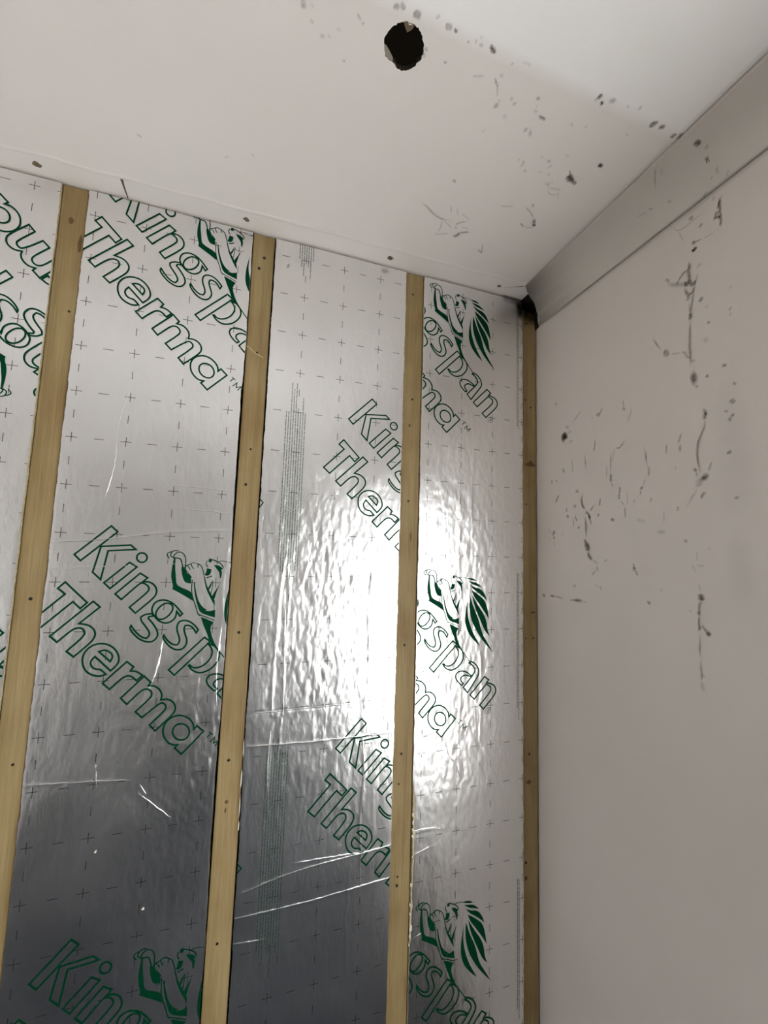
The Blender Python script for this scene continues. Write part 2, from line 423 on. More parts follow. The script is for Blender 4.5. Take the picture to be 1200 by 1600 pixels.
MARKS=[
('r','web_high',5.2,0.80,[-462,2211,-465,2202,-462,2194,-461,2185,-464,2169,-462,2164]),
('r','web_high',4.0,0.75,[-462,2194,-451,2194,-443,2185,-436,2177]),
('r','web_high',4.8,0.60,[-414,2206,-423,2193]),
('r','web_high',7.8,0.45,[-417,2192,-429,2184,-452,2168,-462,2165]),
('r','web_high',9.0,0.80,[-454,2167,-465,2168]),
('r','web_high',5.1,0.70,[-452,2164,-454,2151,-460,2140,-468,2142,-475,2157]),
('r','web_high',7.7,0.70,[-466,2159,-473,2158]),
('r','web_high',6.5,0.50,[-460,2140,-457,2129]),
('r','web_high',4.5,0.50,[-472,2151,-468,2131,-464,2116,-462,2095]),
('r','web_high',3.2,0.50,[-459,2128,-461,2109,-462,2097]),
('r','web_high',6.4,0.75,[-462,2102,-461,2086]),
('r','web_high',4.5,0.60,[-461,2086,-460,2067,-457,2032,-458,2010,-458,1988]),
('r','web_high',3.8,0.50,[-440,2028,-447,2027,-452,2013,-458,2008]),
('r','web_high',5.0,0.35,[-458,2001,-468,1999]),
('r','web_high',10.1,0.80,[-459,1981,-461,1965,-465,1947]),
('r','web_high',3.7,0.50,[-465,1945,-471,1946]),
('r','web_high',3.4,0.50,[-380,2094,-389,2073,-402,2050]),
('r','web_high',9.4,0.70,[-403,2048,-417,2035]),
('r','web_high',2.6,0.50,[-419,2035,-440,2028]),
('r','web_high',3.2,0.45,[-474,2158,-480,2174]),
('r','web_high',3.2,0.50,[-477,2186,-487,2191]),
('r','web_middle',4.9,0.70,[-476,1899,-482,1889,-480,1877]),
('r','web_middle',6.1,0.45,[-479,1890,-479,1875]),
('r','web_middle',3.7,0.70,[-480,1877,-479,1863,-471,1847,-465,1836,-463,1823,-463,1800,-466,1783,-467,1769]),
('r','web_middle',5.0,0.75,[-457,1785,-459,1779]),
('r','web_middle',3.1,0.40,[-459,1778,-462,1767]),
('r','web_middle',8.4,0.70,[-469,1758,-474,1767,-482,1772]),
('r','web_middle',3.6,0.55,[-481,1774,-488,1792]),
('r','web_middle',9.8,0.30,[-467,1765,-463,1747]),
('r','web_middle',3.8,0.40,[-463,1749,-451,1730,-436,1705]),
('r','web_middle',4.3,0.60,[-475,1737,-468,1732,-466,1722]),
('r','web_low',2.4,0.40,[-456,1563,-458,1548]),
('r','web_low',8.4,0.80,[-457,1544,-460,1532]),
('r','web_low',4.2,0.70,[-460,1530,-454,1525,-454,1506]),
('r','web_low',5.4,0.70,[-454,1512,-453,1504]),
('r','web_low',3.6,0.70,[-453,1504,-452,1473]),
('r','web_low',4.7,0.65,[-451,1477,-459,1485,-464,1478,-469,1471]),
('r','web_low',5.9,0.80,[-465,1470,-472,1475]),
('r','web_low',3.6,0.65,[-453,1473,-452,1444,-452,1424]),
('r','web_low',3.6,0.60,[-452,1424,-454,1396,-452,1383]),
('r','web_low',3.0,0.40,[-454,1395,-460,1394]),
('r','web_low',5.9,0.35,[-452,1383,-456,1366]),
('r','web_low',2.4,0.30,[-454,1626,-454,1605]),
('r','web_low',3.7,0.30,[-445,1600,-450,1583]),
('r','web_low',3.6,0.30,[-453,1597,-468,1597]),
('r','web_near_batten',5.8,0.70,[-178,1775,-172,1755,-176,1737,-185,1728]),
('r','web_near_batten',4.1,0.50,[-217,1742,-206,1729,-197,1721]),
('r','web_near_batten',6.5,0.80,[-183,1716,-190,1722,-197,1712,-199,1701]),
('r','web_near_batten',5.7,0.75,[-183,1713,-186,1684,-187,1653]),
('r','web_near_batten',4.8,0.50,[-197,1712,-204,1686]),
('r','web_near_batten',6.5,0.70,[-178,1650,-187,1647]),
('r','web_near_batten',13.0,0.95,[-187,1647,-190,1621]),
('r','web_near_batten',7.2,0.80,[-190,1621,-196,1607,-207,1601]),
('r','web_near_batten',4.7,0.40,[-207,1601,-222,1589]),
('r','spider_nest',16.0,1.00,[-107,1937,-120,1944]),
('r','spider_nest',10.7,0.90,[-112,1952,-116,1929]),
('r','spider_nest',8.8,0.80,[-107,1944,-128,1932]),
('r','spider_nest',5.4,0.50,[-111,1930,-111,1923]),
('r','spider_nest',7.1,0.50,[-120,1967,-133,1959]),
('r','spider_nest',3.4,0.50,[-139,1962,-167,1988,-183,1995]),
('r','spider_nest',5.2,0.50,[-132,1917,-146,1924]),
('r','spider_nest',7.0,0.30,[-126,1948,-143,1947]),
('r','web_under_coving',4.3,0.70,[-532,2298,-524,2295,-523,2284,-524,2269,-512,2259]),
('r','web_under_coving',3.7,0.70,[-518,2277,-512,2258]),
('r','web_under_coving',3.7,0.70,[-516,2264,-523,2257]),
('r','web_under_coving',4.2,0.75,[-524,2269,-523,2237]),
('r','web_under_coving',3.1,0.50,[-524,2292,-518,2277]),
('r','web_under_coving',3.7,0.40,[-511,2301,-515,2309]),
('r','web_under_coving',2.5,0.35,[-434,2312,-443,2292,-462,2289,-483,2292,-507,2293]),
('c','web_near_top_batten',3.8,0.55,[-497,-224,-476,-218,-454,-204,-429,-197,-398,-201]),
('c','web_near_top_batten',3.2,0.35,[-429,-197,-419,-176,-421,-150]),
('c','web_near_top_batten',3.2,0.35,[-428,-148,-391,-166]),
('c','web_near_top_batten',7.1,0.80,[-382,-160,-369,-165,-371,-180]),
('c','web_near_top_batten',4.8,0.70,[-368,-177,-347,-185]),
('c','web_near_top_batten',3.8,0.50,[-389,-191,-387,-201,-365,-215]),
('c','web_near_top_batten',3.0,0.35,[-425,-239,-415,-220]),
('c','web_near_top_batten',3.2,0.35,[-389,-191,-380,-181]),
('c','web_near_top_batten',2.8,0.30,[-394,-228,-363,-218]),
('c','web_near_top_batten',2.8,0.35,[-374,-192,-353,-195]),
('c','web_near_top_batten',3.1,0.30,[-425,-196,-391,-182]),
('c','web_near_top_batten',3.0,0.25,[-410,-238,-396,-219]),
('c','web_right',2.9,0.45,[-323,-274,-301,-280,-288,-288]),
('c','web_right',3.0,0.50,[-272,-295,-256,-289,-240,-283,-223,-269]),
('c','web_right',3.7,0.50,[-254,-306,-247,-296]),
('c','web_right',7.0,0.75,[-225,-272,-208,-252]),
('c','web_right',4.6,0.70,[-216,-255,-208,-259]),
('c','web_right',3.9,0.60,[-248,-251,-231,-244]),
('c','web_right',2.5,0.40,[-231,-243,-210,-250]),
('c','web_faint',2.5,0.40,[-249,-350,-236,-336,-217,-342,-216,-354]),
('c','web_faint',4.2,0.25,[-248,-350,-218,-354]),
('c','web_faint',2.5,0.30,[-259,-361,-248,-350]),
('c','web_faint',2.5,0.30,[-265,-356,-252,-354]),
('c','web_faint',2.6,0.30,[-217,-342,-209,-333]),
('r','',7.4,0.40,[-75,2049,-89,2041]),
('r','',8.0,0.60,[-226,1967,-236,1965]),
('r','',4.0,0.50,[-236,1967,-244,1980]),
('r','',3.3,0.30,[-208,1958,-215,1965]),
('r','',5.2,0.55,[-301,1957,-308,1953]),
('r','',3.8,0.45,[-303,1978,-304,1957]),
('r','',3.3,0.60,[-327,1957,-319,1934,-311,1914]),
('r','',3.9,0.65,[-220,1910,-218,1888,-214,1871]),
('r','',4.0,0.65,[-183,1881,-187,1851,-190,1829]),
('r','',3.1,0.40,[-141,1872,-143,1829]),
('r','',5.3,0.60,[-110,1854,-108,1844,-116,1837]),
('r','',3.4,0.60,[-306,1885,-292,1864,-278,1869]),
('r','',3.4,0.55,[-265,1871,-265,1832,-262,1805]),
('r','',5.4,0.70,[-264,1810,-265,1786]),
('r','',3.1,0.50,[-265,1786,-269,1776]),
('r','',3.1,0.35,[-276,1868,-269,1837]),
('r','',3.1,0.40,[-253,1829,-252,1801]),
('r','',3.1,0.60,[-351,1862,-356,1827,-360,1801]),
('r','',4.2,0.45,[-363,1808,-360,1785]),
('r','',2.8,0.40,[-353,1783,-347,1766]),
('r','',5.0,0.65,[-346,1766,-341,1759]),
('r','',2.8,0.50,[-341,1759,-340,1747]),
('r','',5.5,0.50,[-61,1827,-65,1811]),
('r','',5.4,0.40,[-77,1821,-86,1818]),
('r','',5.5,0.60,[-92,1780,-76,1756]),
('r','',6.8,0.60,[-156,1781,-159,1778]),
('r','',5.3,0.55,[-119,1740,-119,1727]),
('r','',7.0,0.50,[-122,1716,-124,1715]),
('r','',3.4,0.40,[-143,1710,-144,1683]),
('r','',4.2,0.50,[-148,1716,-156,1698]),
('r','',5.0,0.50,[-159,1680,-163,1687]),
('r','',6.8,0.50,[-145,1740,-153,1741]),
('r','',7.2,0.75,[-63,1663,-70,1674,-77,1674]),
('r','',4.5,0.70,[-68,1664,-70,1653]),
('r','',3.3,0.40,[-70,1652,-72,1633]),
('r','',3.3,0.30,[-52,1662,-54,1649]),
('r','',2.8,0.30,[-103,1682,-103,1660]),
('r','',4.0,0.60,[-232,1754,-229,1732]),
('r','',4.8,0.50,[-225,1716,-225,1707]),
('r','',6.8,0.60,[-264,1697,-268,1697]),
('r','',4.5,0.55,[-285,1775,-290,1766,-284,1753]),
('r','',6.0,0.50,[-284,1756,-287,1743]),
('r','',2.7,0.40,[-288,1740,-300,1728]),
('r','',3.7,0.50,[-300,1725,-301,1698]),
('r','',2.6,0.35,[-307,1761,-307,1726]),
('r','',3.6,0.40,[-324,1738,-326,1732]),
('r','',3.4,0.50,[-366,1739,-363,1727]),
('r','',7.0,0.20,[-327,1695,-351,1686]),
('r','',3.8,0.50,[-240,1596,-249,1603]),
('r','',4.3,0.60,[-318,1596,-319,1583]),
('r','',5.7,0.60,[-317,1583,-322,1583]),
('r','',4.2,0.60,[-322,1581,-328,1569]),
('r','',3.2,0.40,[-199,1560,-215,1575]),
('r','',4.7,0.50,[-217,1585,-220,1572]),
('r','',3.0,0.30,[-61,1665,-45,1691]),
('r','',3.3,0.55,[-403,1848,-401,1825]),
('r','',3.3,0.60,[-434,1864,-430,1848,-425,1842]),
('r','',4.5,0.55,[-430,1839,-430,1824]),
('r','',3.9,0.35,[-419,1793,-420,1791]),
('r','',4.0,0.50,[-528,1928,-534,1925]),
('r','',6.9,0.40,[-524,1898,-528,1892]),
('r','',3.5,0.50,[-528,1872,-523,1867]),
('r','',4.6,0.40,[-520,1867,-521,1859]),
('r','',5.2,0.50,[-516,1803,-518,1803]),
('r','',4.5,0.40,[-524,1718,-526,1721]),
('r','',4.5,0.45,[-421,1715,-421,1704]),
('r','',2.7,0.35,[-392,1707,-391,1683]),
('r','',4.7,0.30,[-515,1967,-518,1966]),
('r','',4.9,0.30,[-486,1959,-487,1958]),
('r','',3.5,0.25,[-512,1881,-519,1879]),
('r','',6.6,0.30,[-375,1664,-395,1663]),
('r','',5.0,0.55,[-431,1645,-436,1644]),
('r','',2.6,0.40,[-380,1547,-381,1540]),
('r','',3.1,0.35,[-436,1510,-438,1509]),
('r','',3.6,0.25,[-474,1630,-478,1630]),
('r','',6.3,0.60,[-480,2115,-484,2120]),
('r','',4.3,0.50,[-491,2066,-496,2061]),
('r','',7.4,0.25,[-487,2038,-487,2025]),
('r','',4.1,0.50,[-530,2065,-532,2073]),
('r','',3.5,0.30,[-530,2063,-531,2055]),
('r','',4.7,0.30,[-514,1968,-518,1966]),
('r','',3.7,0.30,[-485,1959,-488,1960]),
('r','',3.7,0.30,[-489,2096,-496,2097]),
('r','',5.8,0.80,[-473,2229,-475,2230]),
('r','',3.5,0.25,[-532,2107,-534,2112]),
('r','',7.4,0.80,[-21,1492,-31,1493]),
('r','',5.4,0.75,[-51,1494,-72,1495]),
('r','',4.3,0.40,[-72,1494,-103,1493]),
('r','',5.0,0.40,[-124,1492,-154,1494]),
('r','',7.4,0.55,[-144,1493,-170,1495]),
('r','',3.2,0.40,[-170,1494,-185,1492]),
('r','',6.7,0.40,[-141,1530,-146,1530]),
('r','',4.7,0.40,[-225,1539,-230,1527]),
('r','',5.4,0.50,[-349,1514,-354,1514]),
('r','',6.3,0.20,[-213,1541,-219,1535]),
('r','',6.5,0.60,[-468,2304,-473,2295]),
('r','',5.1,0.70,[-486,2267,-490,2272]),
('r','',5.8,0.70,[-472,2246,-475,2242]),
('r','',2.3,0.50,[-476,2243,-490,2240]),
('r','',6.4,0.80,[-473,2229,-475,2230]),
('r','',2.2,0.35,[-492,2239,-511,2237]),
('r','',2.6,0.30,[-445,2291,-455,2261]),
('r','streak',38.4,0.06,[-522,1978,-524,1879,-522,1803,-522,1727,-521,1672]),
('r','streak',28.4,0.07,[-520,1672,-528,1613,-528,1556,-527,1499]),
('v','',2.7,0.50,[73,-464,132,-455,253,-443,393,-434]),
('v','',3.3,0.25,[153,-467,264,-456]),
('v','',6.0,0.30,[657,-444,720,-441]),
('v','',3.5,0.50,[561,-404,591,-412]),
('v','',2.8,0.30,[519,-377,574,-400]),
('v','',8.4,0.90,[214,-526,313,-526]),
('v','',4.8,0.35,[410,-528,405,-536]),
('v','',7.2,0.80,[555,-520,569,-526]),
('v','',3.6,0.35,[738,-530,842,-527]),
('v','',3.7,0.40,[816,-517,836,-518]),
('v','',3.6,0.30,[882,-544,960,-538]),
('v','',3.8,0.40,[979,-496,943,-505]),
('c','',5.6,0.55,[-658,-513,-653,-514]),
('c','',5.6,0.50,[-651,-518,-642,-515]),
('c','',7.6,0.60,[-626,-516,-621,-515]),
('c','',3.8,0.40,[-594,-521,-592,-525]),
('c','',6.8,0.50,[-578,-516,-568,-519]),
('c','',3.9,0.60,[-563,-518,-559,-517]),
('c','',3.0,0.35,[-537,-511,-535,-512]),
('c','',3.0,0.40,[-526,-518,-524,-515]),
('c','',4.0,0.35,[-516,-514,-514,-515]),
('c','',4.0,0.50,[-500,-520,-499,-516]),
('c','',6.1,0.70,[-498,-515,-489,-516]),
('c','',3.1,0.50,[-559,-476,-557,-477]),
('c','',3.2,0.30,[-508,-473,-487,-482]),
('c','',4.3,0.35,[-463,-491,-461,-491]),
('c','',3.3,0.30,[-469,-482,-457,-475]),
('c','',4.1,0.50,[-595,-482,-594,-482]),
('c','',5.1,0.30,[-595,-475,-594,-473]),
('c','',3.1,0.30,[-455,-509,-455,-511]),
('c','',3.1,0.20,[-441,-518,-424,-518]),
('c','',3.0,0.20,[-520,-523,-519,-523]),
('c','',2.7,0.30,[-471,-485,-463,-478]),
('c','',2.5,0.35,[-462,-478,-450,-461]),
('c','',3.4,0.30,[-445,-461,-444,-454]),
('c','',5.7,0.60,[-445,-454,-445,-444]),
('c','',4.5,0.35,[-427,-469,-424,-465]),
('c','',4.5,0.40,[-417,-459,-415,-465]),
('c','',5.3,0.25,[-423,-443,-417,-435]),
('c','',4.5,0.55,[-385,-482,-380,-483]),
('c','',2.8,0.20,[-377,-473,-375,-471]),
('c','',4.6,0.30,[-375,-464,-371,-464]),
('c','',4.7,0.50,[-366,-462,-352,-458,-346,-460]),
('c','',4.8,0.45,[-369,-427,-370,-437]),
('c','',4.9,0.50,[-366,-439,-357,-429,-352,-423]),
('c','',3.6,0.40,[-300,-463,-298,-469,-288,-464]),
('c','',2.4,0.25,[-270,-469,-268,-478]),
('c','',3.2,0.30,[-345,-376,-346,-383]),
('c','',4.0,0.40,[-337,-384,-333,-376,-333,-366]),
('c','',4.6,0.35,[-321,-365,-318,-364]),
('c','',5.2,0.40,[-289,-397,-286,-397]),
('c','',3.8,0.20,[-309,-403,-305,-397]),
('c','',5.1,0.20,[-263,-419,-260,-419]),
('c','',10.8,0.90,[-227,-385,-216,-379]),
('c','',6.9,0.85,[-219,-380,-198,-374]),
('c','',3.3,0.50,[-235,-396,-225,-387]),
('c','',3.3,0.25,[-280,-383,-276,-394]),
('c','',3.3,0.25,[-293,-370,-283,-374]),
('c','',4.0,0.30,[-272,-373,-265,-375]),
('c','',2.7,0.30,[-260,-357,-247,-360,-253,-367]),
('c','',6.5,0.80,[-186,-424,-181,-424]),
('c','',2.4,0.20,[-440,-410,-444,-400]),
('c','',3.3,0.40,[-287,-511,-288,-516]),
('c','',5.5,0.75,[-287,-516,-283,-524]),
('c','',4.5,0.90,[-275,-516,-271,-510]),
('c','',6.7,0.40,[-262,-521,-255,-522]),
('c','',3.4,0.30,[-225,-523,-226,-525]),
('c','',4.5,0.35,[-204,-527,-204,-531]),
('c','',8.2,0.75,[-157,-514,-157,-520]),
('c','',7.1,0.70,[-142,-516,-134,-520]),
('c','',6.0,0.80,[-104,-512,-104,-516]),
('c','',7.2,0.50,[-90,-514,-92,-522]),
('c','',5.2,0.75,[-188,-425,-182,-424]),
('c','',3.6,0.25,[-187,-487,-184,-488]),
('c','',3.9,0.25,[-178,-422,-182,-427]),
('c','',5.1,0.40,[-299,-143,-281,-134]),
('c','',4.3,0.35,[-297,-164,-278,-130]),
('c','',5.5,0.45,[-448,-296,-444,-293]),
('c','',6.6,0.40,[-787,-475,-784,-468]),
('c','',4.7,0.15,[-775,-476,-771,-473]),
('c','',3.9,0.30,[-773,-459,-769,-454]),
('c','',3.4,0.40,[-708,-488,-700,-481]),
('c','',2.9,0.40,[-699,-479,-695,-480]),
('c','',5.0,0.30,[-755,-442,-751,-446]),
('c','',3.0,0.20,[-746,-450,-740,-445]),
('c','',3.1,0.40,[-716,-424,-714,-424]),
('c','',3.9,0.15,[-735,-458,-726,-462]),
('c','',4.4,0.35,[-1073,-178,-1065,-172]),
('c','',3.3,0.25,[-914,-183,-903,-190]),
('c','',3.9,0.30,[-860,-208,-855,-209]),
('c','',5.6,0.25,[-1126,-57,-1121,-58]),
('c','',5.5,0.20,[-1180,-57,-1172,-61])]

COBWEBS = {
 'web_high': ('dusty tangled cobweb high on the right wall, looped at its top with a long tail', 'r'),
 'web_middle': ('dusty cobweb strand halfway down the right wall, forked at its lower end', 'r'),
 'web_low': ('lowest dusty cobweb strand on the right wall, hanging straight with a small side hook', 'r'),
 'web_near_batten': ('thick dark cobweb on the right wall nearest the corner batten, ending in a dark clump', 'r'),
 'spider_nest': ('small dark brown spider nest on the right wall above the scattered scuffs', 'r'),
 'web_under_coving': ('small ladder shaped cobweb hanging just under the coving on the right wall', 'r'),
 'web_near_top_batten': ('wide wispy cobweb on the ceiling above the third batten, nearest the foil boards', 'c'),
 'web_right': ('curled cobweb on the ceiling towards the coving, with a dark knot at one end', 'c'),
 'web_faint': ('faint looped cobweb on the ceiling beside the dark black smudge', 'c')}
webs = {}; streak = None
rn = random.Random(11)
host = {'r': wall_right, 'c': ceiling, 'v': coving}
for surf, g, wmm, al, fl in MARKS:
    off = .0016 if g in COBWEBS else .0007
    wd = wmm*.00082
    if g == 'streak': off = .0004; wd = wmm*.0009
    p3, nr = mark_points(surf, fl, wmm, off + rn.uniform(0, .0003), rn)
    if g in COBWEBS:
        if g not in webs: webs[g] = mark_bm()
        stroke_mesh(p3, nr, wd, min(1, al*.95), *webs[g])
        continue
    bm, lay = mark_bm(); stroke_mesh(p3, nr, wd, min(1, al*1.0), bm, lay)
    me = bpy.data.meshes.new('dirt_mark'); bm.to_mesh(me); bm.free()
    link('scuff_streak' if g == 'streak' else 'dirt_mark', me, M_STREAK if g == 'streak' else M_DIRT, host[surf])
for g, (bm, lay) in webs.items():
    me = bpy.data.meshes.new('cobweb'); bm.to_mesh(me); bm.free()
    o = link('cobweb', me, M_DIRT)
    tag(o, COBWEBS[g][0], 'cobweb', 'cobwebs on the right wall' if COBWEBS[g][1] == 'r' else 'cobwebs on the ceiling')
# joints at both coving edges: dirt plus groove shade painted as soft lines
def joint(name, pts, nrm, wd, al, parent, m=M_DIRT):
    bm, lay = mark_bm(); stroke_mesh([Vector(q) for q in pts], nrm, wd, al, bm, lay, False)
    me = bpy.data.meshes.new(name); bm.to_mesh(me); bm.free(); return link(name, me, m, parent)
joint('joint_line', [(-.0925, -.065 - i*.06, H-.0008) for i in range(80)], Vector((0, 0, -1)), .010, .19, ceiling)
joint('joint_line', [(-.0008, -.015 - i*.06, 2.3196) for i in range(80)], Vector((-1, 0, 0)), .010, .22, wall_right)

# ------------------------------------------------------------------ timber battens
def batten(name, x0, x1, top, label, screws, knots, seed):
    t = thing(name, label, 'batten', 'timber battens', ((x0+x1)/2, .025, 0))
    m = wood_mat(seed)
    bm = box_bm(x0, x1, 0.0, .05, 0, top, None, .0018)
    rel(bmo('stud', bm, m), t)
    rn = random.Random(seed)
    for x, z in screws:
        x /= 1000; z /= 1000; r = .0032*rn.uniform(.8, 1.2)
        bm = bmesh.new()
        bmesh.ops.create_cone(bm, cap_ends=True, segments=12, radius1=r, radius2=r*.8, depth=.0014, matrix=Matrix.Translation((x, -.0003, z)) @ Matrix.Rotation(math.pi/2, 4, 'X'))
        rel(bmo('screw', bm, M_SCREW), t)
    for x, z, rx, rz in knots:
        x /= 1000; z /= 1000; k = 14
        v = []
        for sc, dy in ((1, -.0002), (.45, -.0007)):
            v += [(x + rx*sc*rn.uniform(.8, 1.15)*math.cos(2*math.pi*i/k), dy, z + rz*sc*rn.uniform(.8, 1.15)*math.sin(2*math.pi*i/k)) for i in range(k)]
        v = [(min(max(a, x0+.001), x1-.001), b, c) for a, b, c in v]
        rel(pyd('knot', v, [(i, (i+1) % k, k+(i+1) % k, k+i) for i in range(k)] + [tuple(range(k, 2*k))], M_KNOT), t)
    return t
b1 = batten('timber_batten', -1.2599, -1.2107, 2.397, 'widest looking timber batten, leftmost of the four, with a brown knot near its top', [(-1223,2105),(-1233,1487),(-1198,1432),(-1231,1168)], [(-1238,2315,.005,.009),(-1217,2265,.004,.022)], 1)
b2 = batten('timber_batten', -.8556, -.8039, 2.397, 'second timber batten from the left, with a pale straw splinter across it', [(-827,2337),(-838,2306),(-830,2085),(-830,1841),(-836,1754),(-830,1408),(-834,1128),(-833,753)], [(-833,1040,.004,.004),(-834,1022,.002,.006)], 2)
b3 = batten('timber_batten', -.4425, -.3893, 2.397, 'third timber batten from the left, with cream foam crumbs down its right edge', [(-421,2335),(-415,2027),(-419,1742),(-419,1363),(-420,1093),(-425,1021),(-422,804),(-423,784)], [(-409,1647,.0022,.012),(-421,1952,.003,.005)], 3)
b4 = batten('timber_batten', -.0556, -.0045, 2.372, 'rightmost timber batten, in the corner against the white side wall', [(-39,2328),(-43,2081),(-24,2059),(-41,1758),(-43,1366),(-18,1366),(-33,1047),(-45,764)], [(-26,1880,.019,.0065),(-24,1884,.008,.009),(-18,1440,.010,.003),(-35,972,.008,.006),(-45,725,.005,.006)], 4)
# straw coloured splinter hanging off the second batten
bm = bmesh.new(); prev = None
SP = [(-.872, -.0075, 2.083), (-.858, -.011, 2.092), (-.850, -.012, 2.090), (-.835, -.010, 2.079), (-.815, -.006, 2.072)]
for i, q in enumerate(resample([Vector(a) for a in SP], False, .006)):
    r = .0008
    cur = [bm.verts.new(q + Vector((0, r*math.cos(a), r*math.sin(a)))) for a in (0, 2.1, 4.2)]
    if prev:
        for k in range(3): bm.faces.new((prev[k], prev[(k+1) % 3], cur[(k+1) % 3], cur[k]))
    prev = cur
rel(bmo('splinter', bm, M_STRAW), b2)

# ------------------------------------------------------------------ foil faced insulation boards
OUTLINES=[[-0.0,0.0,12.8,-12.3,-49.7,-75.2,-61.8,-62.7],
[-15.2,-44.4,40.0,-39.6,50.3,-49.0,-1.7,-53.1,-10.3,-114.2,-26.1,-98.7],
[40.4,-77.1,55.0,-86.7,8.6,-133.0,-3.8,-120.9],
[73.2,-65.9,72.5,-70.5,70.0,-74.2,66.1,-76.3,61.6,-76.4,57.4,-74.4,54.3,-70.9,53.0,-66.4,53.6,-61.8,56.1,-58.1,60.0,-56.0,64.5,-55.9,68.7,-57.8,71.8,-61.4],
[62.6,-99.8,77.4,-109.6,69.4,-117.7,84.3,-118.8,95.6,-129.2,97.9,-143.1,91.3,-154.6,59.8,-185.1,47.7,-172.5,79.8,-140.8,82.7,-132.7,78.7,-125.8,70.0,-120.7,64.2,-120.5,31.3,-156.1,18.8,-144.1],
[93.4,-187.5,90.0,-177.1,95.0,-162.5,108.8,-156.7,121.6,-159.2,134.9,-167.2,151.9,-187.9,147.3,-192.8,139.9,-181.8,138.8,-196.6,128.7,-206.2,116.3,-207.9,103.3,-200.7],
[98.7,-188.0,101.5,-177.3,111.3,-166.6,121.9,-163.7,131.4,-169.2,132.1,-178.7,127.4,-188.5,117.3,-198.1,106.7,-199.8,100.7,-194.8],
[92.5,-186.9,79.4,-187.6,71.1,-193.3,71.7,-201.0,79.5,-210.8,89.3,-224.6,90.5,-233.3,85.1,-238.9,76.3,-236.7,63.3,-224.8,54.0,-211.1,51.5,-216.8,58.4,-227.5,71.4,-240.3,87.6,-247.6,99.6,-245.2,106.8,-234.8,105.0,-223.1,94.9,-207.3,85.3,-196.5,86.8,-192.6,94.6,-191.8],
[118.2,-233.3,126.2,-245.2,137.7,-254.4,146.7,-254.8,150.8,-248.1,149.2,-238.2,143.6,-224.3,142.8,-213.4,146.7,-204.6,155.7,-201.9,166.9,-204.1,178.7,-213.4,186.5,-223.5,182.7,-230.4,174.3,-217.2,165.7,-213.0,159.3,-213.8,157.0,-220.7,160.6,-232.7,165.2,-244.7,164.9,-254.5,158.3,-264.0,147.6,-266.5,134.6,-261.1,122.9,-249.0,116.4,-237.5],
[200.7,-240.6,213.0,-250.2,145.3,-319.5,133.2,-307.5],
[208.7,-254.7,218.5,-257.3,229.6,-266.3,234.7,-279.2,232.4,-294.0,219.3,-310.2,202.5,-317.6,190.5,-316.9,178.5,-310.0,171.9,-300.3,174.7,-299.4,180.8,-306.0,192.7,-306.6,207.0,-299.0,216.5,-286.8,219.9,-274.3,216.6,-264.6],
[251.0,-301.3,255.9,-297.3,268.4,-302.3,278.5,-313.5,283.1,-326.6,280.0,-337.1,247.5,-378.9,234.7,-364.7,262.5,-335.0,269.9,-324.8,268.5,-316.2,261.0,-307.2],
[257.6,-334.6,243.9,-324.7,229.2,-320.9,217.0,-323.1,210.4,-331.7,212.5,-342.3,222.3,-353.4,229.7,-358.7,234.5,-354.9,225.9,-346.3,227.0,-338.0,239.1,-331.4,255.1,-337.2],
[300.1,-340.5,312.9,-349.9,306.1,-357.6,319.4,-360.0,332.2,-367.3,336.9,-379.5,332.3,-392.0,297.1,-426.4,285.0,-414.8,317.0,-384.4,320.7,-374.0,316.9,-367.3,305.4,-361.2,268.2,-397.7,255.7,-386.2],
[-72.4,-119.6,-30.2,-162.0,-41.4,-173.8,-55.5,-159.7,-105.6,-210.4,-121.5,-196.5,-70.5,-144.1,-84.1,-132.4],
[-19.5,-159.4,-6.4,-171.2,-41.0,-204.6,-24.1,-207.4,-12.0,-217.8,-9.5,-230.5,-16.8,-244.0,-44.7,-271.5,-58.0,-259.8,-34.6,-235.4,-28.3,-224.9,-32.5,-215.3,-41.3,-212.6,-52.6,-217.0,-75.7,-241.0,-88.9,-228.6],
[23.5,-303.2,35.9,-290.4,37.6,-277.4,31.1,-262.0,17.2,-249.4,-0.7,-245.6,-16.6,-251.1,-27.7,-264.7,-29.0,-281.8,-23.5,-298.3,-11.5,-308.9,3.3,-313.7,15.5,-310.2,5.1,-298.6,-4.6,-298.6,-12.1,-292.0,-14.5,-282.2,-7.0,-272.6],
[-0.6,-262.8,10.1,-259.1,22.3,-266.9,25.5,-275.3,21.4,-284.2],
[52.3,-285.9,65.4,-297.2,60.5,-305.6,71.8,-307.0,83.7,-315.9,73.3,-326.5,62.9,-316.1,52.3,-315.3,42.1,-323.0,24.9,-340.9,11.1,-327.5],
[87.2,-317.9,100.9,-331.7,96.3,-338.0,109.7,-339.4,120.8,-349.8,124.6,-360.1,122.9,-369.3,136.7,-368.8,148.9,-377.2,153.3,-389.2,149.6,-401.2,116.8,-432.7,105.1,-419.5,132.2,-391.9,134.8,-384.3,129.7,-377.2,122.3,-375.0,89.2,-403.0,76.2,-390.3,102.4,-363.9,105.2,-355.7,101.1,-347.7,92.7,-344.0,82.9,-348.1,59.0,-373.6,46.7,-360.3],
[212.4,-443.7,171.5,-486.1,156.9,-471.7,163.1,-465.8,152.3,-465.7,140.2,-456.6,132.3,-442.6,131.6,-425.0,139.9,-411.4,154.0,-404.5,168.9,-405.8,182.3,-414.2,191.3,-426.3,192.1,-437.6,198.4,-430.4],
[184.2,-441.8,183.1,-449.2,178.8,-454.8,172.2,-457.5,164.6,-456.6,157.6,-452.6,152.5,-446.0,150.2,-438.3,151.3,-430.9,155.6,-425.3,162.1,-422.6,169.7,-423.3,176.8,-427.4,182.0,-434.0]]
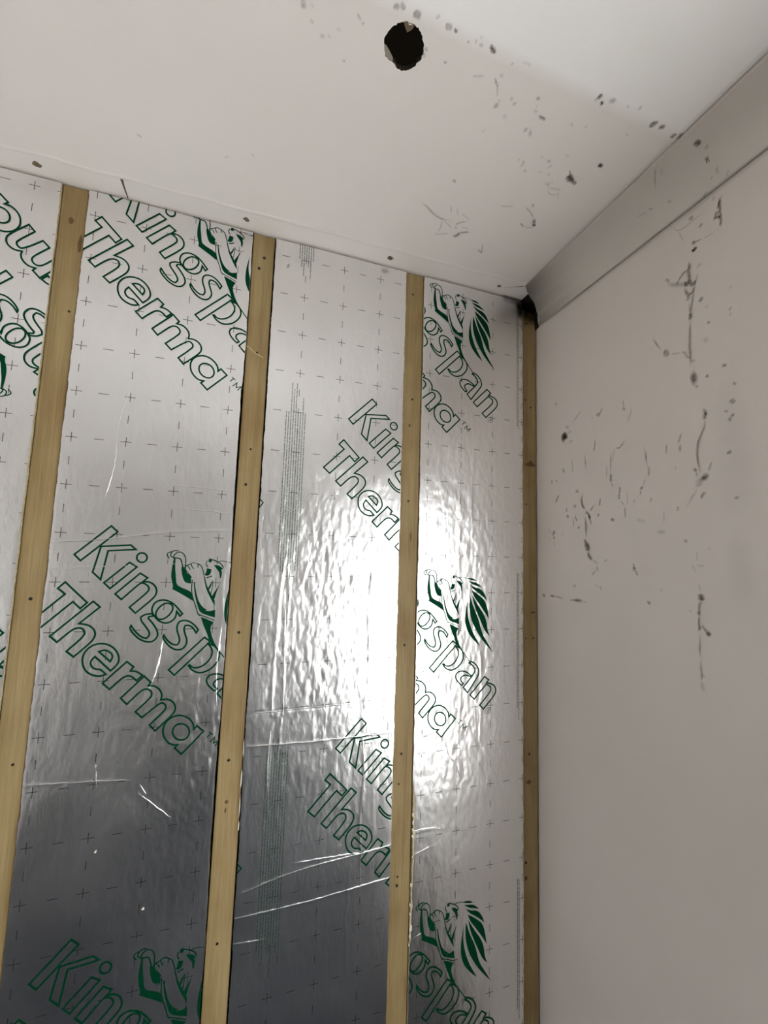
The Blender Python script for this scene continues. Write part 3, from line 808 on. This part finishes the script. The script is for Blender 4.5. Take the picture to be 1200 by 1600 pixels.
STROKES=[(2.0,[223.9,-446.0,232.0,-452.5]),
(2.0,[228.3,-449.2,220.0,-457.6]),
(2.0,[226.6,-468.2,236.2,-458.1,234.6,-470.5,247.5,-466.0,237.9,-477.0]),
(1.0,[320.6,-429.9,319.5,-434.1,316.5,-437.5,312.3,-439.2,308.1,-438.6,305.1,-436.0,303.9,-432.1,305.0,-427.9,308.0,-424.5,312.2,-422.8,316.4,-423.4,319.5,-426.0,320.6,-429.9]),
(1.0,[309.2,-435.2,313.5,-426.7,316.8,-429.3,312.3,-431.7,314.8,-435.0]),
(2.0,[119.9,-51.4,113.0,-54.3,110.7,-59.7,116.7,-66.0]),
(2.2,[134.0,-49.5,124.6,-48.8,119.3,-53.6,118.5,-60.7,122.6,-63.8]),
(2.2,[124.9,-63.8,126.4,-56.9,135.3,-51.2,142.4,-53.2,148.6,-61.4,150.5,-72.1,149.6,-87.2]),
(2.6,[122.6,-63.8,128.5,-65.5,139.1,-65.8,142.9,-76.5,148.1,-95.8]),
(2.0,[151.4,-81.8,159.7,-78.9,163.2,-75.9,169.2,-74.8,176.6,-78.0,183.4,-82.2,187.0,-91.3,190.3,-102.2]),
(2.0,[151.4,-81.8,150.4,-89.3,154.1,-95.8,160.2,-102.2,164.6,-108.6]),
(1.8,[153.1,-81.8,157.4,-85.0,161.1,-91.0]),
(1.8,[162.1,-78.1,163.6,-83.9,167.6,-88.8]),
(1.8,[175.8,-78.4,176.0,-86.0]),
(2.0,[166.4,-112.9,166.4,-136.5,170.3,-153.7,178.3,-173.0,182.9,-189.1,187.8,-192.8]),
(1.8,[182.9,-189.1,202.9,-197.1,218.9,-203.9]),
(2.4,[219.7,-256.3,232.1,-270.6,253.4,-298.3,264.8,-313.8]),
(2.0,[208.7,-255.8,218.5,-259.4,223.9,-261.7]),
(2.0,[194.7,-70.0,191.9,-77.2,196.6,-84.3]),
(2.2,[200.2,-65.5,215.6,-71.1,225.6,-76.9,230.2,-85.7]),
(1.4,[215.6,-72.6,225.5,-69.7,238.0,-71.7]),
(2.2,[195.3,-109.1,206.8,-104.3]),
(1.6,[210.1,-115.2,209.1,-130.4,207.4,-143.4])]
FILLS=[[125.7,-65.9,129.0,-65.9,129.7,-87.3,133.0,-108.6,135.0,-123.5,144.1,-130.0,165.7,-138.7,168.2,-147.2,171.4,-160.1,161.2,-153.6,146.8,-144.9,127.2,-133.7,129.0,-127.7,123.6,-110.7,122.8,-93.7],
[148.4,-85.0,152.9,-95.8,155.8,-100.1,161.4,-103.3,164.7,-112.9,164.1,-121.5,155.8,-120.9,149.7,-116.1,145.4,-104.4,142.3,-89.4,143.1,-84.0],
[188.6,-100.0,191.6,-104.3,197.3,-126.0,206.9,-143.4,216.9,-158.6,217.1,-171.6,207.1,-154.2,195.7,-132.5],
[169.6,-118.3,172.0,-118.3,175.2,-136.6,182.4,-160.3,192.1,-174.3,201.9,-180.3,197.8,-181.5,207.5,-183.7,218.5,-179.6,219.5,-197.5,202.8,-192.1,186.2,-185.3,179.4,-164.5,173.5,-145.2],
[189.6,-195.7,198.1,-198.6,217.7,-207.7,214.1,-212.3,211.1,-220.8,213.7,-233.7,221.3,-253.1,233.3,-270.7,231.4,-271.7,219.7,-260.5,211.5,-250.6,205.4,-233.4,197.1,-215.0],
[197.8,-65.1,205.0,-69.0,202.8,-73.8,197.2,-72.8],
[209.1,-79.2,220.7,-80.2,230.3,-88.5,225.8,-89.4,227.9,-97.7,226.1,-109.8,223.6,-108.7,222.2,-95.6,216.4,-89.5],
[195.0,-87.0,204.8,-89.1,203.7,-100.0,196.5,-104.8,191.1,-102.2,194.6,-95.7],
[208.9,-113.0,206.7,-128.2,200.7,-138.6,198.9,-134.7,204.1,-123.9],
[225.3,-121.4,219.6,-137.0,216.1,-154.3,213.5,-159.7,209.9,-148.8,214.7,-140.2],
[238.0,-72.4,260.7,-71.7,273.0,-80.3,258.3,-78.4],
[246.2,-80.5,273.6,-84.3,289.6,-98.1,278.8,-94.7,260.9,-90.2],
[250.3,-88.9,266.1,-97.7,286.5,-102.1,299.5,-117.7,306.1,-135.5,297.0,-126.5,279.0,-113.2,261.1,-102.1],
[256.6,-104.7,281.6,-119.8,302.3,-137.7,308.9,-164.4,313.0,-187.2,303.9,-173.1,292.2,-157.5,276.7,-137.5,263.8,-122.0],
[258.2,-118.0,276.8,-146.3,297.4,-173.0,305.3,-195.2,308.1,-217.3,315.9,-232.4,300.4,-219.2,287.4,-192.6,271.9,-161.6,262.7,-137.4],
[251.7,-121.5,264.2,-154.9,279.7,-183.7,290.2,-223.3,308.3,-250.1,326.5,-277.5,303.2,-254.7,285.3,-234.0,267.3,-207.4,255.7,-181.0,250.4,-154.7],
[245.8,-128.5,243.6,-154.7,247.0,-180.8,259.9,-218.0,285.0,-257.4,267.7,-244.2,247.5,-221.9,238.5,-197.9,238.1,-172.0,241.5,-148.1]]

rs = np.random.RandomState(5)
LAT = rs.rand(256, 256)
def vnoise(x, z, sx, sz, ox=0.0, oz=0.0):
    a = x/sx + ox + 1000; b = z/sz + oz + 1000
    i = np.floor(a).astype(int); j = np.floor(b).astype(int); u = a-i; v = b-j
    u = u*u*(3-2*u); v = v*v*(3-2*v)
    g = lambda p, q: LAT[p % 256, q % 256]
    return (g(i, j)*(1-u)+g(i+1, j)*u)*(1-v) + (g(i, j+1)*(1-u)+g(i+1, j+1)*u)*v - .5
def dist_poly(x, z, P):
    d = np.full(x.shape, 1e9)
    for (ax, az), (bx, bz) in zip(P, P[1:]):
        ex, ez = bx-ax, bz-az; L2 = ex*ex+ez*ez
        t = np.clip(((x-ax)*ex+(z-az)*ez)/L2, 0, 1)
        d = np.minimum(d, np.hypot(x-ax-t*ex, z-az-t*ez))
    return d
mm = lambda l: [(a/1000, b/1000) for a, b in l]
CREASES = {   # half width, height, path
 'A': [],
 'B': [(.0022, .0006, mm([(-1210,1603),(-1109,1612),(-989,1634),(-858,1643)])), (.0022, -.0006, mm([(-1213,1548),(-1096,1555),(-1011,1561),(-872,1569)])), (.002, .0004, mm([(-1210,1494),(-1112,1507)])),
       (.002, .0005, mm([(-1208,1129),(-1118,1123),(-1022,1114)])), (.0016, .0006, mm([(-1008,1086),(-981,1062),(-944,1029)])), (.0016, .0006, mm([(-1007,1103),(-993,1083)])), (.0018, .0005, mm([(-1090,1152),(-1084,1125)])),
       (.004, .0008, mm([(-870,1420),(-878,1300),(-870,1180),(-880,1060)])), (.003, .0006, mm([(-905,1380),(-912,1250),(-903,1120)])), (.003, .0007, mm([(-866,1600),(-872,1500),(-868,1430)])),
       (.003, .0005, mm([(-980,1380),(-990,1320),(-985,1270)])), (.003, .0005, mm([(-1085,1640),(-1090,1730),(-1075,1860)])), (.0025, .0005, mm([(-1190,2070),(-1000,2060),(-870,2050)])), (.0025, .0004, mm([(-1000,2130),(-870,2120)]))],
 'C': [(.0018, .0007, mm([(-812,845),(-682,871),(-524,879),(-439,885)])), (.0016, .0006, mm([(-809,799),(-636,799),(-437,811)])), (.0016, -.0006, mm([(-808,1225),(-454,1230)])), (.0020, .0007, mm([(-798,1155),(-653,1150),(-451,1151)])),
       (.0016, .0004, mm([(-683,888),(-525,882)])), (.0018, .0004, mm([(-806,748),(-733,743)])),
       (.0030, .0010, mm([(-735,1583),(-743,1500),(-744,1406),(-748,1302),(-746,1218)])), (.0026, .0010, mm([(-728,1564),(-721,1487),(-725,1393),(-721,1216)])), (.003, .0009, mm([(-680,1571),(-693,1513),(-688,1462)])),
       (.0024, .0008, mm([(-746,1940),(-752,1800),(-745,1700),(-752,1600)])), (.0024, .0006, mm([(-722,1930),(-716,1780),(-722,1640)])), (.0024, .0008, mm([(-744,1200),(-748,1100),(-742,1000)])), (.0024, .0008, mm([(-725,1210),(-728,1120)])),
       (.003, .0008, mm([(-520,1250),(-526,1150),(-518,1050),(-525,950),(-520,860)])), (.003, .0006, mm([(-545,860),(-552,740),(-545,620)])), (.0022, .0004, mm([(-745,2250),(-600,2248),(-480,2230)])),
       (.003, .0007, mm([(-516,1560),(-522,1450),(-514,1330)])), (.0022, .0004, mm([(-580,2195),(-450,2185)]))],
 'D': [(.003, .0008, mm([(-270,1800),(-262,1700),(-268,1600),(-258,1480)])), (.0024, .0006, mm([(-225,1890),(-230,1760),(-222,1640)])), (.003, .0007, mm([(-190,1480),(-198,1350),(-190,1230),(-196,1100)])),
       (.0026, .0008, mm([(-255,1230),(-262,1130),(-255,1010)])), (.0018, .0006, mm([(-385,900),(-330,905),(-310,900)])), (.0018, .0005, mm([(-385,850),(-320,862)])), (.002, .0005, mm([(-380,1130),(-330,1140),(-300,1130),(-290,1060)])),
       (.0018, .0005, mm([(-250,1120),(-210,1000)])), (.0018, .0004, mm([(-380,700),(-300,715)])), (.0024, .0006, mm([(-330,1900),(-336,1800)]))]}
LUMPS = {'A': (.6, -1.6, 1.1, .4, .6), 'B': (1.3, -.93, 1.10, .14, .38), 'C': (1.5, -.62, 1.45, .16, .42), 'D': (1.6, -.28, 1.40, .13, .6)}
def height(key, x, z):
    k = ord(key)*7.3
    h = .0011*vnoise(x, z, .11, .20, k) + .0005*vnoise(x, z, .045, .07, k+9)
    a, cx, cz, rx, rz = LUMPS[key]
    env = .32 + a*np.exp(-((x-cx)/rx)**2-((z-cz)/rz)**2)
    wx = x + .006*vnoise(x, z, .03, .03, k+3); wz = z + .006*vnoise(x, z, .03, .03, k+5)
    h = h + env*(.0006*vnoise(wx, wz, .012, .026, k+1) + .0005*vnoise(wx, wz, .006, .012, k+2))
    for wd, am, P in CREASES[key]:
        xx = x + .0022*vnoise(x, z, .02, .02, k); zz = z + .0022*vnoise(x, z, .02, .02, k+4)
        d = dist_poly(xx, zz, P)
        h = h + am*np.exp(-(d/wd)**2)*(.75+.9*vnoise(x, z, .03, .03, k+6))
    return h
FRONT = -.005
def outline_bm():
    """all lettering and emblem faces of one printed motif, in metres from the corner of its first letter"""
    bm = bmesh.new()
    def ribbon(P, wd, closed):
        P = resample(P, closed, .005); n = len(P); vs = []
        for i, q in enumerate(P):
            a = P[i-1] if (closed or i) else q; b = P[(i+1) % n] if (closed or i < n-1) else q
            d1 = (q-a).normalized() if (q-a).length > 1e-9 else (b-q).normalized()
            d2 = (b-q).normalized() if (b-q).length > 1e-9 else d1
            t = d1+d2
            t = t.normalized() if t.length > .2 else d1
            nn = Vector((-t.y, t.x)); k = 1/max(.45, abs(nn.dot(Vector((-d1.y, d1.x)))))
            vs.append((bm.verts.new((*(q+nn*wd/2*k), 0)), bm.verts.new((*(q-nn*wd/2*k), 0))))
        for i in range(n if closed else n-1):
            j = (i+1) % n
            try: bm.faces.new((vs[i][0], vs[j][0], vs[j][1], vs[i][1]))
            except ValueError: pass
    for i, fl in enumerate(OUTLINES): ribbon(chaikin(pts2(fl), True, 2, 5 if i in (0, 1, 2, 9, 14) else 58), .0036, True)
    nl = len(bm.faces)
    for wd, fl in STROKES: ribbon(chaikin(pts2(fl), False, 2, 80), wd*.001, False)
    for fl in FILLS:
        P = chaikin(pts2(fl), True, 2, 70)
        vs = [bm.verts.new((*q, 0)) for q in P]
        for tr in tessellate_polygon([[Vector((*q, 0)) for q in P]]):
            try: bm.faces.new([vs[i] for i in tr])
            except ValueError: pass
    return bm
_mb = outline_bm()
for _ in range(3):
    es = [e for e in _mb.edges if e.calc_length() > .009]
    if es: bmesh.ops.subdivide_edges(_mb, edges=es, cuts=1)
bmesh.ops.triangulate(_mb, faces=[f for f in _mb.faces if len(f.verts) > 4])
MOTIF_ME = bpy.data.meshes.new('motif'); _mb.to_mesh(MOTIF_ME); _mb.free()

def clip(bm, x0, x1, z0, z1):
    for co, no in (((x0, 0, 0), (-1, 0, 0)), ((x1, 0, 0), (1, 0, 0)), ((0, 0, z0), (0, 0, -1)), ((0, 0, z1), (0, 0, 1))):
        bmesh.ops.bisect_plane(bm, geom=bm.verts[:]+bm.edges[:]+bm.faces[:], plane_co=co, plane_no=no, clear_outer=True)
def print_on(key, name, bm, off, m, parent, x0, x1, ztop=2.3955, kind=None):
    clip(bm, x0, x1, .02, ztop)
    if not bm.verts: bm.free(); return None
    V = np.array([v.co for v in bm.verts]); h = height(key, V[:, 0], V[:, 2])
    for v, a in zip(bm.verts, h): v.co.y = FRONT - a - off
    for f in bm.faces:
        f.normal_update()
        if f.normal.y > 0: f.normal_flip()
    me = bpy.data.meshes.new(name); bm.to_mesh(me); bm.free()
    o = rel(link(name, me, m), parent)
    if kind: o['kind'] = kind
    return o
def quad(bm, cx, cz, w_, h_, rot=0.0):
    c, s = math.cos(rot), math.sin(rot)
    bm.faces.new([bm.verts.new((cx + a*w_/2*c - b*h_/2*s, 0, cz + a*w_/2*s + b*h_/2*c)) for a, b in ((-1,-1),(1,-1),(1,1),(-1,1))])

def board(key, x0, x1, edgeL, edgeR, label, motifs, grid0, small, torn=None):
    t = thing('insulation_board', label, 'insulation board', 'foil faced insulation boards', ((x0+x1)/2, .02, 0))
    rn = np.random.RandomState(ord(key))
    zs = np.concatenate([np.arange(.004, .3, .02), np.arange(.3, 2.3955, .003)])
    xl = x0 + np.interp(zs, [a for a, _ in edgeL], [b for _, b in edgeL]) + .0016*vnoise(zs*0, zs, .05, .022, ord(key)) + .0010*vnoise(zs*0, zs, .05, .006, ord(key)+4)
    xr = x1 - np.interp(zs, [a for a, _ in edgeR], [b for _, b in edgeR]) - .0016*vnoise(zs*0, zs, .05, .022, ord(key)+7) - .0010*vnoise(zs*0, zs, .05, .006, ord(key)+11)
    # cream foam core: a slab whose cut edges follow the rough outline
    bm = bmesh.new(); prev = None
    step = 3
    tornx = np.zeros_like(zs) if torn is None else np.interp(zs, [a for a, _ in torn], [b for _, b in torn])
    for i in list(range(0, len(zs), step)) + [len(zs)-1]:
        z = zs[i]; j = rn.uniform(-.0006, .0006, 4)
        L = xl[i] + .0006; R = xr[i] - .0006
        cur = [bm.verts.new(q) for q in ((L+j[0]+.0004, FRONT+.0012, z), (R+j[1], FRONT+.0012, z), (R+j[2], .048, z), (L+j[3], .048, z))]
        if prev:
            for k in range(4): bm.faces.new((prev[k], prev[(k+1) % 4], cur[(k+1) % 4], cur[k]))
        else: bm.faces.new(cur)
        prev = cur
    bm.faces.new(prev)
    rel(bmo('foam_core', bm, M_FOAM), t)
    # crinkled foil skin on the front
    nx = int((x1-x0)/.003); u = np.linspace(0, 1, nx+1)
    fl = xl + tornx*(.7 + .9*np.abs(vnoise(zs*0, zs, .05, .012, 3)))
    X = fl[:, None] + (xr-fl)[:, None]*u[None, :]; Z = np.repeat(zs[:, None], nx+1, 1)
    Hh = height(key, X.ravel(), Z.ravel()).reshape(X.shape)
    Y = FRONT - Hh
    Y[:, 0] += .0002; Y[:, -1] += .0002
    V = np.stack([X, Y, Z], -1).reshape(-1, 3)
    a = (np.arange(len(zs)-1)[:, None]*(nx+1) + np.arange(nx)[None, :]).ravel()
    F = np.stack([a, a+1, a+nx+2, a+nx+1], 1)
    me = bpy.data.meshes.new('foil_facing')
    me.vertices.add(len(V)); me.vertices.foreach_set('co', V.ravel())
    me.loops.add(F.size); me.loops.foreach_set('vertex_index', F.ravel().astype(np.int32))
    me.polygons.add(len(F)); me.polygons.foreach_set('loop_start', np.arange(0, F.size, 4, dtype=np.int32))
    me.polygons.foreach_set('use_smooth', np.ones(len(F), bool)); me.update(calc_edges=True); me.validate()
    rel(link('foil_facing', me, M_FOIL), t)
    # print
    cl0, cl1 = x0 + .0022, x1 - .0022
    for ox, oz, flip in motifs:
        bm = bmesh.new(); bm.from_mesh(MOTIF_ME)
        for v in bm.verts:
            px, pz = v.co.x, v.co.y
            v.co = (ox - px, 0, oz - pz) if flip else (ox + px, 0, oz + pz)
        print_on(key, 'printed_logo', bm, .0005, M_GREEN, t, cl0, cl1)
    bm = bmesh.new(); P_ = .1018
    for i in range(-6, 7):
        for j in range(-26, 10):
            gx, gz = grid0[0] + i*P_, grid0[1] + j*P_
            if gx < x0-.1 or gx > x1+.1 or gz < .2 or gz > 2.45: continue
            quad(bm, gx, gz, .021, .0012); quad(bm, gx, gz, .0012, .021)
            quad(bm, gx + P_/2, gz, .019, .0012); quad(bm, gx, gz + P_/2, .0012, .018)
    o = print_on(key, 'grid_print', bm, .0003, M_GREY, t, cl0, cl1)
    o['kind'] = 'stuff'
    if small:
        bm = bmesh.new(); r2 = random.Random(ord(key))
        for xs, (za, zb), tops in small:
            for c, x in enumerate(xs):
                z = zb + tops[c % len(tops)]; 
                while z > za - .02*(c % 3):
                    wl = r2.choice((.006, .009, .013, .017)); zz = z
                    while zz > z - wl:
                        l = r2.uniform(.0010, .0019); quad(bm, x + r2.uniform(-.0002, .0002), zz - l/2, r2.uniform(.0014, .0024), l*.75); zz -= l
                    z -= wl + .0022
        o = print_on(key, 'small_print', bm, .0003, M_PALEGREEN, t, cl0, cl1)
        o['kind'] = 'stuff'
    return t
NOE = [(0, .0008), (2.4, .0008)]
bA = board('A', -1.6745, -1.2599, NOE, [(0, .0014), (2.4, .0016)], 'foil insulation board left of the leftmost batten, its green lettering upside down',
           [(-1.1926, 1.8477, True), (-1.1926, 1.0312, True)], (-1.3082, 2.2705), None)
bB = board('B', -1.2107, -.8556, [(0, .0020), (2.4, .0020)], [(0, .0022), (.85, .0022), (.95, .0046), (1.16, .0044), (1.22, .0022), (1.60, .0022), (1.70, .0044), (1.85, .0052), (1.98, .0046), (2.06, .002), (2.4, .002)],
           'foil insulation board between the first and second battens, with the longest runs of lettering',
           [(-1.107, 2.457, False), (-1.1025, 1.6412, False), (-1.1023, .8307, False)], (-1.1922, 2.0307), None)
cols9 = [-.7515 + .0058*i for i in range(9)]
bC = board('C', -.8039, -.4425, [(0, .0034), (1.05, .0030), (1.2, .0012), (1.32, .0034), (2.4, .0034)], [(0, .001), (2.4, .001)],
           'most crinkled foil insulation board, between second and third battens, with small print column',
           [(-.5315, 2.0084, False), (-.5304, 1.1911, False), (-.529, .374, False)], (-.7228, 2.2507),
           [(cols9, (1.572, 1.945), (.0, .0, .075, .06, .075, .0, .0, .04, .0)), (cols9[2:], (2.355, 2.40), (0, .0, 0)), (cols9, (.735, 1.135), (0, .01, .03, .02, .03, .0, .0))])
# printed letter corners peeping out beside the second batten
for P in (mm([(-807,1727),(-794,1712),(-806,1694)]), mm([(-807,916),(-793,899),(-807,886)])):
    bm = bmesh.new()
    for a, b in zip(P, P[1:]):
        quad(bm, (a[0]+b[0])/2, (a[1]+b[1])/2, math.hypot(b[0]-a[0], b[1]-a[1])+.002, .0027, math.atan2(b[1]-a[1], b[0]-a[0]))
    print_on('C', 'printed_corner', bm, .0005, M_GREEN, bC, -.8015, -.4425)
colsD = [-.0765, -.0715]
bD = board('D', -.3893, -.0556, [(0, .0014), (.72, .0016), (.80, .0042), (.98, .0040), (1.02, .0014), (2.4, .0014)], [(0, .0012), (2.4, .0012)],
           'narrowest foil insulation board, beside the corner batten, its lion emblems whole',
           [(-.4820, 2.4306, False), (-.4825, 1.6103, False), (-.4842, .7837, False)], (-.2643, 2.1083),
           [(colsD, (2.006, 2.375), (0,)), (colsD, (1.178, 1.553), (0,)), (colsD, (.42, .733), (0,))],
           torn=[(0, 0), (.60, .0005), (.66, .004), (.74, .006), (.80, .0035), (.9, .0065), (1.0, .004), (1.03, 0), (2.4, 0)])
# loose bits of cream foam and foil lip along the cut edges
def lump(name, c, r, seed, parent, m=M_CRUMB):
    rn = random.Random(seed); bm = bmesh.new()
    bmesh.ops.create_icosphere(bm, subdivisions=1, radius=1)
    for v in bm.verts:
        k = rn.uniform(.7, 1.2); v.co = Vector((c[0]+v.co.x*r[0]*k, c[1]+v.co.y*r[1]*k, c[2]+v.co.z*r[2]*k))
    return rel(bmo(name, bm, m), parent)
for i, (x, z, rx, rz) in enumerate(((-.3865,.944,.0026,.005),(-.385,.925,.0030,.007),(-.3855,.908,.0030,.006),(-.386,.893,.0028,.005),(-.384,.870,.0014,.002),(-.3855,.845,.0014,.002),(-.3875,.780,.0022,.005),(-.3885,.735,.0024,.007),(-.3885,.715,.002,.004),(-.3845,.682,.0042,.012),(-.3875,.664,.0022,.005),(-.3885,.645,.0018,.005))):
    lump('foam_crumb', (x, -.0035, z), (rx, .003, rz), i, bD)
for i, (x, z, rz) in enumerate(((-.8035,1.150,.020),(-.8045,1.085,.022),(-.8045,1.030,.026),(-.8042,.985,.012))):
    lump('foam_sliver', (x, -.0025, z), (.0017, .0022, rz), 40+i, bC)
for i, (x, z) in enumerate(((-1.0755, .985), (-.981, .859))):
    lump('plaster_speck', (x, -.0065, z), (.003, .001, .002), 70+i, bB)
# sharp folded creases standing out of the foil
def crease(key, parent, P, wd=.0021, hg=.0011, seed=0):
    rn = random.Random(seed); bm = bmesh.new(); prev = None
    Q = resample(chaikin(P, False, 2, 90), False, .007)
    X = np.array([q.x for q in Q]); Z = np.array([q.y for q in Q]); hh = height(key, X, Z)
    for i, q in enumerate(Q):
        a = Q[max(i-1, 0)]; b = Q[min(i+1, len(Q)-1)]; t = (b-a).normalized(); nn = Vector((-t.y, t.x))
        e = min(1, min(i, len(Q)-1-i)/4) * rn.uniform(.45, 1.1); c = q + nn*rn.uniform(-.0006, .0006)
        y = FRONT - hh[i]
        cur = [bm.verts.new((c.x + nn.x*s_*wd*(.4+.6*e), y + .0002 - (hg*e + .0005 if s_ == 0 else 0), c.y + nn.y*s_*wd*(.4+.6*e))) for s_ in (-1, 0, 1)]
        if prev:
            for k in (0, 1): bm.faces.new((prev[k], prev[k+1], cur[k+1], cur[k]))
        prev = cur
    rel(bmo('foil_crease', bm, M_FOIL, None, True), parent)
for i, l in enumerate(([(-800,845),(-682,871),(-524,879),(-446,885)], [(-800,799),(-636,799),(-446,811)], [(-800,1226),(-454,1231)], [(-798,1155),(-653,1150),(-451,1151)], [(-683,888),(-525,882)], [(-800,748),(-733,743)],
                       [(-735,1583),(-743,1500),(-744,1406),(-748,1302),(-746,1218)], [(-728,1464),(-725,1393),(-721,1216)], [(-680,1571),(-693,1513),(-688,1462)], [(-746,1200),(-750,1100),(-744,1040)], [(-526,1150),(-518,1060),(-525,985)], [(-516,930),(-521,860),(-518,790)])):
    crease('C', bC, mm(l), seed=i)
for i, l in enumerate(([(-1205,1603),(-1109,1612),(-989,1634),(-862,1643)], [(-1205,1548),(-1096,1555),(-1011,1561),(-872,1569)], [(-1202,1129),(-1118,1123),(-1022,1114)], [(-1008,1086),(-981,1062),(-944,1029)], [(-1007,1103),(-993,1083)], [(-1090,1152),(-1084,1105)],
                       [(-868,1420),(-874,1330),(-866,1250)], [(-985,1400),(-990,1340),(-1005,1290)], [(-1000,1740),(-862,1735)], [(-1010,1690),(-862,1682)], [(-1090,1960),(-1112,1860),(-1105,1790),(-1120,1700)])):
    crease('B', bB, mm(l), .0016, .0008, 30+i)
for i, l in enumerate(([(-385,905),(-345,908),(-310,900)], [(-382,850),(-340,862)], [(-380,1030),(-340,1026),(-325,1005)], [(-262,1250),(-268,1180),(-256,1120)], [(-300,1130),(-292,1075),(-262,1050),(-250,1000)], [(-240,1800),(-232,1740),(-250,1690)], [(-385,655),(-350,668)], [(-380,1750),(-330,1752)])):
    crease('D', bD, mm(l), .0018, .0009, 60+i)
# smudges on the foil under the ceiling
def foil_dirt(parent, pts, wd, al, m=M_SOOT):
    bm, lay = mark_bm(); P = resample([Vector((a, FRONT-.0016, b)) for a, b in pts], False, .006)
    stroke_mesh(P, Vector((0, -1, 0)), wd, al, bm, lay)
    me = bpy.data.meshes.new('smudge'); bm.to_mesh(me); bm.free(); rel(link('smudge', me, m), parent)
foil_dirt(bD, [(-.135, 2.394), (-.090, 2.392), (-.057, 2.388)], .020, .55)
foil_dirt(bD, [(-.085, 2.385), (-.068, 2.372), (-.061, 2.33)], .014, .75)
foil_dirt(bC, [(-.520, 2.378), (-.495, 2.383)], .010, .30)
foil_dirt(bC, [(-.765, 2.335), (-.770, 2.318)], .004, .5, M_DIRT)
bm, lay = mark_bm()
stroke_mesh([Vector((-.050 + .004*i, -.0012, 2.366)) for i in range(12)], Vector((0, -1, 0)), .045, .95, bm, lay, False)
me = bpy.data.meshes.new('smudge'); bm.to_mesh(me); bm.free(); rel(link('smudge', me, M_SOOT), b4)
